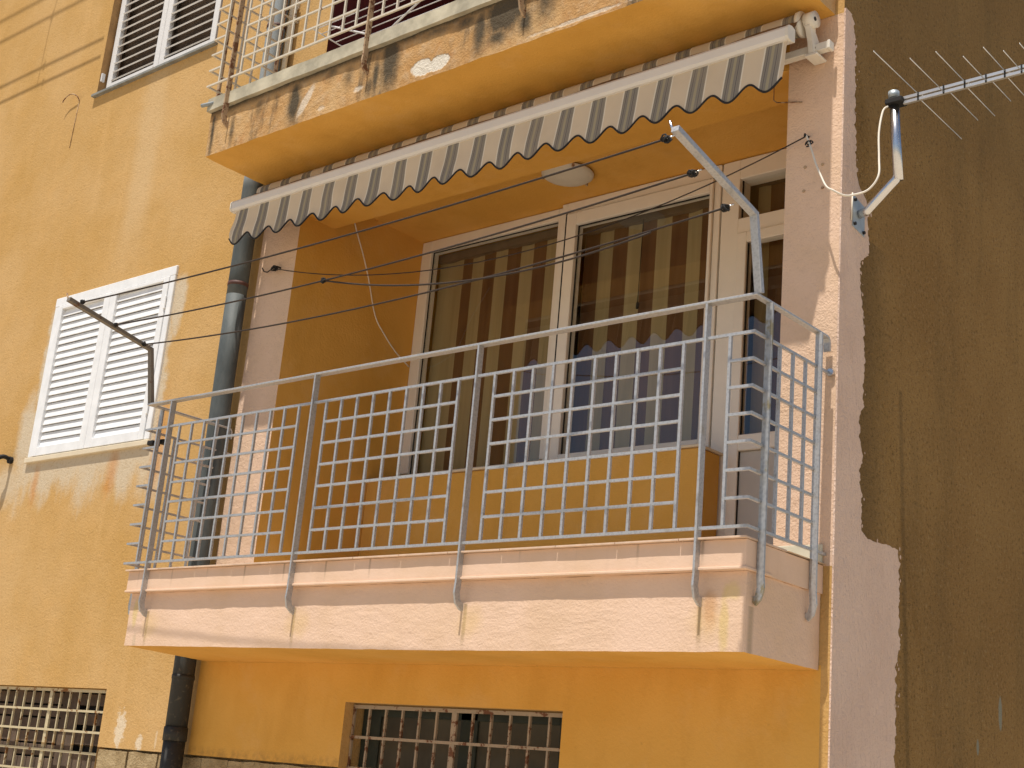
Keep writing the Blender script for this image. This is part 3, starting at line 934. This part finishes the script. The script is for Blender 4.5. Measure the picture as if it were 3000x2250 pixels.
# ------------------------------------------------------------------ railings
def railing(root, dx, zb, z2, zt, mb, mp, xl=-.055, xr=3.872, yf=-.597, hook=.185, top=True, wall_y0=-.002, bs=.0060):
    xl += dx; xr += dx
    hz = [z2 + (zb - z2) * i / 7 for i in range(8)]
    P = [v + dx for v in (.161, 1.351, 2.449, 3.659)]
    pan = [(.2546, .10978, 9), (1.4495, .1108, 8), (2.5552, .1109, 9)]
    lc, rc = .053 + dx, 3.767 + dx
    if top:
        B("top_rail", xl - .015, xr + .015, yf - .016, yf + .026, zt - .0055, zt + .0055, mb, root, .002)
        for X_ in (xl, xr):
            B("top_rail", X_ - .015, X_ + .015, yf + .0262, -.055, zt - .0056, zt + .0056, mb, root, .002)
            flat("top_rail", [(X_, -.055, zt), (X_, -.032, zt - .004), (X_, -.024, zt - .022), (X_, -.022, zt - .06)], .030, .010, mb, root)
    # rails that run the whole front and back to the wall
    for z in (z2, zb):
        B("horizontal_bar", xl - bs, xr + bs, yf - bs, yf + bs, z - bs, z + bs, mb, root)
        for X_ in (xl, xr):
            B("horizontal_bar", X_ - bs, X_ + bs, yf + bs, wall_y0, z - bs + .0004, z + bs - .0004, mb, root)
    for z in hz[1:7]:
        for (p0, st, n) in pan:
            B("horizontal_bar", p0 + dx, p0 + dx + st * n, yf - bs * 1.02, yf + bs * 1.02, z - bs * .95, z + bs * .95, mb, root)
        for X_, e in ((xl, lc), (xr, rc)):
            B("horizontal_bar", min(X_ - bs, e), max(X_ + bs, e), yf - bs * 1.02, yf + bs * 1.02, z - bs * .95, z + bs * .95, mb, root)
            B("horizontal_bar", X_ - bs * 1.02, X_ + bs * 1.02, yf + bs * 1.02, -.112, z - bs * .95, z + bs * .95, mb, root)
    for (p0, st, n) in pan:
        for i in range(n + 1):
            X_ = p0 + dx + st * i + random.uniform(-.002, .002)
            B("vertical_bar", X_ - bs, X_ + bs, yf - bs, yf + bs, zb + bs, z2 - bs, mb, root)
    for e in (lc, rc):
        B("vertical_bar", e - bs, e + bs, yf - bs, yf + bs, zb + bs, z2 - bs, mb, root)
    for X_ in (xl, xr):
        for yy in (-.403, -.300, -.199):
            B("vertical_bar", X_ - bs, X_ + bs, yy - bs, yy + bs, zb + bs, z2 - bs, mb, root)
    # flat posts ending in hooks below the slab edge
    zh = zb - (.4559 - hook)
    for X_ in P:
        v, f = sweep([(X_, yf, zt - .006), (X_, yf, zh + .10), (X_, yf - .004, zh + .055), (X_, yf + .006, zh + .018), (X_, yf + .030, zh), (X_, yf + .045, zh - .004)],
                     [(-.005, -.0165), (.005, -.0165), (.005, .0165), (-.005, .0165)])
        mesh("post", v, f, mp, root)
    for X_, sg in ((xl, -1), (xr, 1)):
        for yy, mm in ((-.508, mp), (-.112, mp)):
            X_ = (xr if sg > 0 else xl) + sg * .012
            v, f = sweep([(X_, yy, zt - .006), (X_, yy, zh + .10), (X_ + sg * .004, yy, zh + .055), (X_ - sg * .006, yy, zh + .018), (X_ - sg * .026, yy, zh)],
                         [(-.0150, -.005), (.0150, -.005), (.0150, .005), (-.0150, .005)])
            mesh("post", v, f, 'galvst' if (mp == 'galv' and sg > 0 and yy < -.4) else mm, root)


rail = thing("balcony_railing", "galvanised steel grid railing round the pink balcony with clothesline arms", "railing", (1.9, -.6, .41))
railing(rail, 0, .4559, 1.2134, 1.3619, 'galv', 'galv')
for X_ in (-.064, 3.884):
    v, f = sweep([(X_, -.592, 1.368), (X_, -.652, 1.676), (X_, -1.215, 1.797)], [(-.016, -.011), (.016, -.011), (.016, .011), (-.016, .011)])
    a = mesh("clothesline_arm", v, f, 'galv' if X_ > 1 else 'darkarm', rail)
    if X_ < 1: a["label"] = "rusty bent clothesline arm at the left corner"
    tube("hook_pin", [(X_ - .004, -1.195, 1.79), (X_ - .018, -1.205, 1.80), (X_ - .026, -1.215, 1.835)], .005, 'chrome' if X_ > 1 else 'rustpost', rail, 6)
v, f = sweep([(3.884, -.002, 1.2134), (3.884, -.018, 1.2134)], circ(.016, 10)); mesh("wall_bolt", v, f, 'chrome', rail)

urail = thing("balcony_railing", "old cream painted grid railing of the upper balcony, rusting", "railing", (1.9, -.6, 3.27))
railing(urail, .046, 3.357, 4.10, 4.25, 'railwhite', 'rustpost', hook=.155, bs=.0055, xr=3.805)

# ------------------------------------------------------------------ clotheslines
def knot(name, c, r, parent, n=3, seed=1):
    rnd = random.Random(seed)
    parts_ = []
    for k in range(n):
        pts = []
        ax = Vector((rnd.uniform(-1, 1), rnd.uniform(-1, 1), rnd.uniform(-1, 1))).normalized()
        o = ax.orthogonal().normalized(); p = ax.cross(o)
        off = Vector((rnd.uniform(-1, 1), rnd.uniform(-.4, .4), rnd.uniform(-.5, .5))) * r * .6
        for i in range(9):
            t = 2 * math.pi * i / 8 * .93
            pts.append(Vector(c) + off + (o * math.cos(t) + p * math.sin(t)) * r * rnd.uniform(.75, 1.1))
        parts_.append(sweep(pts, circ(.0035, 5)))
    v, f = merge(parts_); return mesh(name, v, f, 'black', parent, True)


lines = [
    ("outermost clothesline strung between the tips of the two bent arms", (.0, -1.165, 1.785), (3.845, -1.215, 1.765), .035),
    ("middle clothesline between the two bent arms, carrying a knot", (-.03, -.925, 1.735), (3.845, -1.03, 1.705), .055),
    ("innermost clothesline between the bends of the two arms", (-.04, -.715, 1.685), (3.845, -.80, 1.655), .075)]
for i, (lb, p, q, s) in enumerate(lines):
    t = thing("clothesline", lb, "clothesline", p, "clotheslines on the arms")
    tube("cord", sag(p, q, s), .0042, 'wire', t, 6)
    knot("knot", Vector(q) + Vector((.0, 0, 0)), .014, t, 6, 11 + i)
    knot("knot", Vector(p), .011, t, 5, 21 + i)
    v, f = sweep([Vector(q), Vector((3.876, q[1] + .01, q[2] + .012))], circ(.0035, 6)); mesh("eye_hook", v, f, 'chrome', t, True)
p1 = lines[1]; mid_t = .46
kp = sag(p1[1], p1[2], p1[3], 100)[46]
t = thing("clothesline", "slack tail of cord running from the knot to the innermost line", "clothesline", kp)
tube("cord", sag(kp, (3.50, -.80, 1.622), .10), .0042, 'wire', t, 6)
knot("knot", kp, .012, t, 5, 33)
t = thing("clothesline", "sagging clothesline hooked between the two pink piers", "clothesline", (.165, -.03, 2.345))
tube("cord", sag((.165, -.03, 2.345), (3.745, -.03, 2.315), .255, 30), .0030, 'wire', t, 6)
knot("knot", (.15, -.03, 2.35), .015, t, 6, 41)
tube("tail", [(.14, -.03, 2.355), (.09, -.035, 2.335), (.05, -.03, 2.35), (.03, -.03, 2.375)], .004, 'wire', t, 6)
tube("wall_hook", [(.17, 0, 2.36), (.17, -.03, 2.36), (.17, -.04, 2.35)], .005, 'black', t, 6)
tube("wall_hook", [(3.745, 0, 2.325), (3.745, -.035, 2.325), (3.75, -.045, 2.31)], .005, 'black', t, 6)
knot("knot", (3.775, -.05, 2.265), .014, t, 2, 42)

# lines of the upper window, which throw the shadows on the wall top left
uc = thing("clothesline_rack", "clotheslines on brackets outside the upper left window", "clothesline", (-3.3, 0, 5.9))
for k, (zs, yy) in enumerate(((5.49, -.62), (5.265, -.54), (4.785, -.40), (4.625, -.34))):
    z = zs - yy * 2.75
    tube("cord", [(-7.5, yy, z), (-3.3, yy, z + .004), (-2.40, yy, z)], .0062, 'wire', uc, 6)
    knot("knot", (-3.31 + .03 * k, yy, z), .017, uc, 2, 50 + k)
tube("cord", [(-3.20, -.62, 5.49 + .62 * 2.75 + .2), (-3.28, -.54, 6.70), (-3.30, -.40, 5.885), (-3.31, -.34, 5.56)], .005, 'wire', uc, 6)

# ------------------------------------------------------------------ awning
aw = thing("awning", "retracted awning with grey and cream striped scalloped valance", "awning", (1.9, -.05, 2.75))
x0, x1 = .0, 3.785
sec = [(-.302, 2.668), (-.302, 2.708), (-.292, 2.722), (-.268, 2.728), (-.240, 2.722), (-.240, 2.660), (-.268, 2.652), (-.292, 2.656)]
V = [(x0, a, b) for a, b in sec] + [(x1, a, b) for a, b in sec]
n = len(sec)
F = [(i, (i + 1) % n, n + (i + 1) % n, n + i) for i in range(n)] + [tuple(range(n - 1, -1, -1)), tuple(range(n, 2 * n))]
mesh("front_bar", V, F, 'barwhite', aw)
for a, b in ((x0 - .012, x0 - .001), (x1 + .001, x1 + .014)):
    V = [(a, p * 1.0 + (.0 if p > -.27 else -.002), q) for p, q in sec] + [(b, p + (.0 if p > -.27 else -.002), q) for p, q in sec]
    mesh("end_cap", V, F, 'hardware', aw)
# cloth from the roller to the bar, a little wrinkled
nx, ny = 150, 8; V = []; F = []
for i in range(nx + 1):
    for j in range(ny + 1):
        u, w = i / nx, j / ny
        X_ = x0 + .02 + (x1 - x0 - .04) * u
        Y_ = -.115 + (-.245 + .115) * w; Z_ = 2.882 + (2.722 - 2.882) * w - .012 * math.sin(math.pi * w)
        wr = (mnoise.noise(Vector((X_ * 2.2 + Z_ * 14, w * 3, 0))) * .010 + mnoise.noise(Vector((X_ * 5 - w * 6, w * 5, 4))) * .006) * math.sin(math.pi * w)
        V.append((X_, Y_ - wr, Z_ + wr))
for i in range(nx):
    for j in range(ny):
        a = i * (ny + 1) + j; F.append((a, a + 1, a + ny + 2, a + ny + 1))
mesh("cloth", V, F, 'canopy', aw, True)
# scalloped valance
nx, ny = 460, 6; V = []; F = []; edge_pts = []
for i in range(nx + 1):
    X_ = x0 + .03 + (x1 + .004 - x0 - .03) * i / nx
    ph = (X_ - 1.050) / .1905
    zb_ = 2.432 + mnoise.noise(Vector((X_ * 2.3, 9, 0))) * .006 + .062 * ((1 - math.cos(2 * math.pi * ph)) / 2)
    for j in range(ny + 1):
        w = j / ny
        Z_ = 2.660 + (zb_ - 2.660) * w
        Y_ = -.280 - .005 * w * math.cos(2 * math.pi * ph + .6) + mnoise.noise(Vector((X_ * 3, w, 2))) * .014 * w + mnoise.noise(Vector((X_ * 1.1, 5, w * 2))) * .012 * w
        V.append((X_ - .030 * w + .004 * math.sin(w * 5 + X_), Y_, Z_))
    edge_pts.append(Vector(V[-1]))
for i in range(nx):
    for j in range(ny):
        a = i * (ny + 1) + j; F.append((a, a + 1, a + ny + 2, a + ny + 1))
val = mesh("valance", V, F, 'valcloth', aw, True)
v, f = sweep(edge_pts, circ(.0050, 6)); mesh("binding", v, f, 'black', val, True)
# roller, torsion bar and brackets
v, f = cyl((.03, -.105, 2.832), (3.745, -.105, 2.832), .052, 20); mesh("roller", v, f, 'cloth', aw, True)
v, f = cyl((3.745, -.105, 2.832), (3.762, -.105, 2.832), .060, 20); mesh("roller_flange", v, f, 'hardware', aw, True)
v, f = cyl((3.775, -.105, 2.838), (3.825, -.105, 2.838), .038, 18); mesh("gear_box", v, f, 'hardware', aw, True)
v, f = cyl((3.825, -.118, 2.832), (3.828, -.118, 2.832), .010, 10); mesh("crank_eye", v, f, 'black', aw)
B("torsion_bar", .02, 3.862, -.075, -.037, 2.697, 2.735, 'hardware', aw, .003)
B("bar_cap", 3.863, 3.878, -.077, -.035, 2.695, 2.737, 'hardware', aw, .003)
for X_ in (.06, 3.795):
    pl = [(-.03, 2.685), (-.03, 2.745), (-.075, 2.79), (-.085, 2.87), (-.125, 2.865), (-.130, 2.80), (-.105, 2.74), (-.092, 2.685)]
    V = [(X_ - .012, a, b) for a, b in pl] + [(X_ + .012, a, b) for a, b in pl]; n = len(pl)
    mesh("bracket", V, [(i, (i + 1) % n, n + (i + 1) % n, n + i) for i in range(n)] + [tuple(range(n - 1, -1, -1)), tuple(range(n, 2 * n))], 'hardware', aw)
    B("bracket_foot", X_ - .03, X_ + .03, -.094, -.002, 2.672, 2.684, 'hardware', aw, .002)
v, f = cyl((3.8072, -.07, 2.715), (3.8090, -.07, 2.715), .007, 8); mesh("bolt", v, f, 'black', aw)

# ------------------------------------------------------------------ ceiling lamp
lp = thing("ceiling_lamp", "round frosted glass lamp on the loggia ceiling", "lamp", (1.825, .655, 2.88))
V = []; F = []; n = 32
prof = [(.152, 2.868), (.150, 2.858), (.132, 2.846), (.098, 2.836), (.05, 2.830), (.0, 2.828)]
for r_, z in prof:
    for i in range(n):
        a = 2 * math.pi * i / n; V.append((1.825 + r_ * math.cos(a), .655 + r_ * math.sin(a), z))
for k in range(len(prof) - 1):
    for i in range(n): F.append((k * n + i, k * n + (i + 1) % n, (k + 1) * n + (i + 1) % n, (k + 1) * n + i))
mesh("glass_dish", V, F, 'lampglass', lp, True)
v, f = cyl((1.825, .655, 2.8795), (1.825, .655, 2.866), .12, 24); mesh("base_plate", v, f, 'hardware', lp)
for a in (200, 320, 80):
    B("clip", 1.825 + .150 * math.cos(R(a)) - .006, 1.825 + .150 * math.cos(R(a)) + .006, .655 + .150 * math.sin(R(a)) - .006, .655 + .150 * math.sin(R(a)) + .006, 2.845, 2.879, 'rustpost', lp)

# ------------------------------------------------------------------ curtains behind the glass
def curtain(lb, xa, xb, za, zb_, y):
    c = thing("striped_curtain", lb, "curtain", ((xa + xb) / 2, y, za), "striped curtains behind the loggia glass")
    V = []; F = []; n = 150
    for i in range(n + 1):
        X_ = xa + (xb - xa) * i / n
        yy = y + .004 * math.sin(X_ * 44 + 2 * math.sin(X_ * 7)) + mnoise.noise(Vector((X_ * 5, 0, 0))) * .016
        V += [(X_, yy, za), (X_, yy, zb_)]
    for i in range(n): F.append((2 * i, 2 * i + 2, 2 * i + 3, 2 * i + 1))
    mesh("fabric", V, F, 'curtain', c, True)
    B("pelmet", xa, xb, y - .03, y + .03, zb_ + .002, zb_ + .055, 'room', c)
    return c
curtain("brown and beige striped curtain in the left loggia window", .36, 1.49, 1.15, 2.755, 1.175)
c2 = curtain("brown and beige striped curtain in the right loggia window", 1.58, 2.63, 1.15, 2.72, 1.175)
curtain("brown and beige striped curtain behind the balcony door glass", 2.76, 3.60, .6, 2.79, 1.21)
tube("pull_cord", [(2.035, 1.13, 2.72), (2.03, 1.13, 2.2)], .003, 'black', c2, 5)
v, f = cyl((2.03, 1.13, 2.2), (2.03, 1.13, 2.165), .009, 8); mesh("cord_weight", v, f, 'black', c2)

# ------------------------------------------------------------------ antenna on the side wall
an = thing("tv_antenna", "television antenna on a bent polished tube bolted to the brown side wall", "antenna", (3.91, .15, 1.97))
pl = [(.095, 1.905), (.095, 2.050), (.205, 2.030), (.205, 1.890)]
V = [(XC + .006, a, b) for a, b in pl] + [(XC + .011, a, b) for a, b in pl]
mesh("wall_plate", V, [(3, 2, 1, 0), (4, 5, 6, 7)] + [(i, (i + 1) % 4, 4 + (i + 1) % 4, 4 + i) for i in range(4)], 'zinc', an)
for a, b in ((.108, 2.030), (.108, 1.918), (.192, 2.008), (.192, 1.905)):
    v, f = cyl((XC + .011, a, b), (XC + .020, a, b), .008, 8); mesh("bolt", v, f, 'black', an)
arc = [(XC + .011, .15, 1.975), (XC + .05, .15, 1.985), (4.06, .15, 2.082), (4.085, .15, 2.103), (4.098, .15, 2.135)]
v, f = sweep(arc, circ(.0195, 16)); mesh("arm_tube", v, f, 'chrome', an, True)
v, f = sweep([(4.098, .15, 2.10), (4.085, .15, 2.30), (4.074, .15, 2.51)], circ(.0212, 18)); mesh("mast_tube", v, f, 'chrome', an, True)
v, f = cyl((4.074, .15, 2.495), (4.073, .15, 2.525), .0245, 18); mesh("mast_cap", v, f, 'zinc', an, True)
B("boom_clamp", 4.045, 4.125, .118, .182, 2.458, 2.484, 'black', an, .004)
B("boom", 4.120, 5.25, .1425, .1575, 2.474, 2.488, 'alu', an, .001)
B("boom", 4.120, 5.25, .1425, .1575, 2.452, 2.466, 'alu', an, .001)
ex = [4.190, 4.305, 4.398, 4.490, 4.570, 4.640, 4.70, 4.76, 4.82, 4.88, 4.94, 5.0, 5.06, 5.12]
el = [.435, .340, .300, .245, .235, .205, .19, .175, .16, .15, .14, .13, .12, .11]
for i, (X_, L) in enumerate(zip(ex, el)):
    zu, zl = (2.481, 2.459) if i % 2 == 0 else (2.459, 2.481)
    tube("element", [(X_, .142, zu), (X_, .155 - L, zu)], .0022, 'alu', an, 6)
    tube("element", [(X_ + .004, .158, zl), (X_ + .004, .155 + L, zl)], .0022, 'alu', an, 6)
    B("element_clip", X_ - .003, X_ + .003, .139, .1423, 2.450, 2.490, 'black', an)
cb = [(4.06, .12, 2.445), (4.052, .09, 2.41), (4.055, .05, 2.29), (4.072, .02, 2.155), (4.085, -.01, 2.055), (4.05, -.03, 1.992), (4.0, -.06, 1.968), (3.975, -.10, 1.955), (3.939, -.125, 1.975), (3.905, -.125, 2.002), (3.868, -.11, 2.07), (3.84, -.10, 2.13), (3.80, -.07, 2.22), (3.775, -.05, 2.27), (3.752, -.035, 2.318)]
def catm(P, k=6):
    P = [Vector(p) for p in P]; P = [P[0]] + P + [P[-1]]; o = []
    for i in range(1, len(P) - 2):
        for j in range(k):
            t = j / k; a, b, c_, d_ = P[i - 1:i + 3]
            o.append(.5 * ((2 * b) + (c_ - a) * t + (2 * a - 5 * b + 4 * c_ - d_) * t * t + (3 * b - a - 3 * c_ + d_) * t ** 3))
    o.append(P[-2]); return o
tag(tube("antenna_cable", catm(cb), .0045, 'cable', None, 8), "cream antenna cable looping from the antenna mast to the pink pier", "cable")
tag(tube("cable_stub", [(XC + .011, .088, 2.055), (XC + .011, .082, 1.925)], .0035, 'cable', None, 6), "short pale cable end hanging beside the antenna wall plate", "cable")
tag(tube("wall_cable", catm([(.306, .419, 2.793), (.306, .47, 2.70), (.306, .524, 2.61), (.306, .597, 2.464), (.306, .685, 2.255), (.306, .78, 2.16), (.306, .897, 2.075), (.306, 1.03, 2.012)], 4), .0045, 'cable', None, 6),
    "pale cable hanging down the yellow side wall of the loggia", "cable")
tag(tube("thin_wire", [(3.50, .10, 2.688), (3.50, .10, 2.62), (3.56, .03, 2.56), (3.64, -.012, 2.52), (3.71, -.006, 2.505)], .003, 'rustpost', None, 5), "thin brown wire hanging at the top of the corner pier", "wire")

for i, (X_, z) in enumerate(((3.732, 2.183), (3.817, 2.176), (3.729, 2.069), (3.820, 2.065))):
    v, f = cyl((X_, .004, z), (X_, -.004, z), .007, 8)
    tag(mesh("wall_plug", v, f, 'rustpost'), ("upper left", "upper right", "lower left", "lower right")[i] + " of four brown wall plugs in the corner pier", "wall plug", "wall plugs in the pier")

# ------------------------------------------------------------------ small things on the yellow wall
wh = thing("wall_hook", "bent wire hook on the yellow wall below the upper window", "hook", (-2.66, 0, 4.25))
tube("hook_wire", catm([(-2.60, .014, 4.245), (-2.605, -.008, 4.285), (-2.66, -.022, 4.315), (-2.72, -.026, 4.315), (-2.77, -.028, 4.285), (-2.775, -.028, 4.27)], 4), .0045, 'rustpost', wh, 6)
tube('wire_end', [(-2.60, .010, 4.24), (-2.606, .010, 4.05), (-2.613, .011, 3.86)], .0022, 'rustpost', wh, 5)
bh = thing("wall_hook", "black plastic line holder on the yellow wall at the left edge", "hook", (-2.6, 0, 1.4))
tube("hook_arm", catm([(-2.585, .012, 1.395), (-2.585, -.05, 1.41), (-2.60, -.09, 1.39), (-2.64, -.10, 1.365), (-2.70, -.10, 1.375), (-2.74, -.10, 1.35)], 4), .016, 'black', bh, 8)
tube("hook_arm", [(-2.60, -.07, 1.40), (-2.63, -.10, 1.44)], .013, 'black', bh, 8)
v, f = cyl((-2.585, .012, 1.395), (-2.585, -.012, 1.395), .026, 10); mesh("base", v, f, 'black', bh)
bp_ = thing("peg_clamp", "black plastic clamp on the left end of the railing", "clamp", (-.06, -.45, 1.19))
B("jaw", -.085, -.045, -.49, -.43, 1.162, 1.190, 'black', bp_, .006)
B("jaw", -.14, -.086, -.53, -.47, 1.150, 1.178, 'black', bp_, .006)

# ------------------------------------------------------------------ drying rack upstairs
rk = thing("drying_rack", "white wire clothes rack on the upper balcony floor", "drying rack", (1.0, -.25, 3.28))
for k in range(7):
    yy = -.10 - .055 * k
    tube("rod", [(.72, yy, 3.60), (1.9, yy, 3.60)], .0032, 'steelwire', rk, 5)
for X_ in (.72, 1.9):
    tube("rod", [(X_, -.08, 3.60), (X_, -.46, 3.60)], .004, 'steelwire', rk, 5)
for (a, b) in ((.85, 1.5), (1.75, 1.1)):
    for yy in (-.12, -.42):
        tube("leg", [(a, yy, 3.59), (b, yy, 3.28)], .006, 'steelwire', rk, 6)
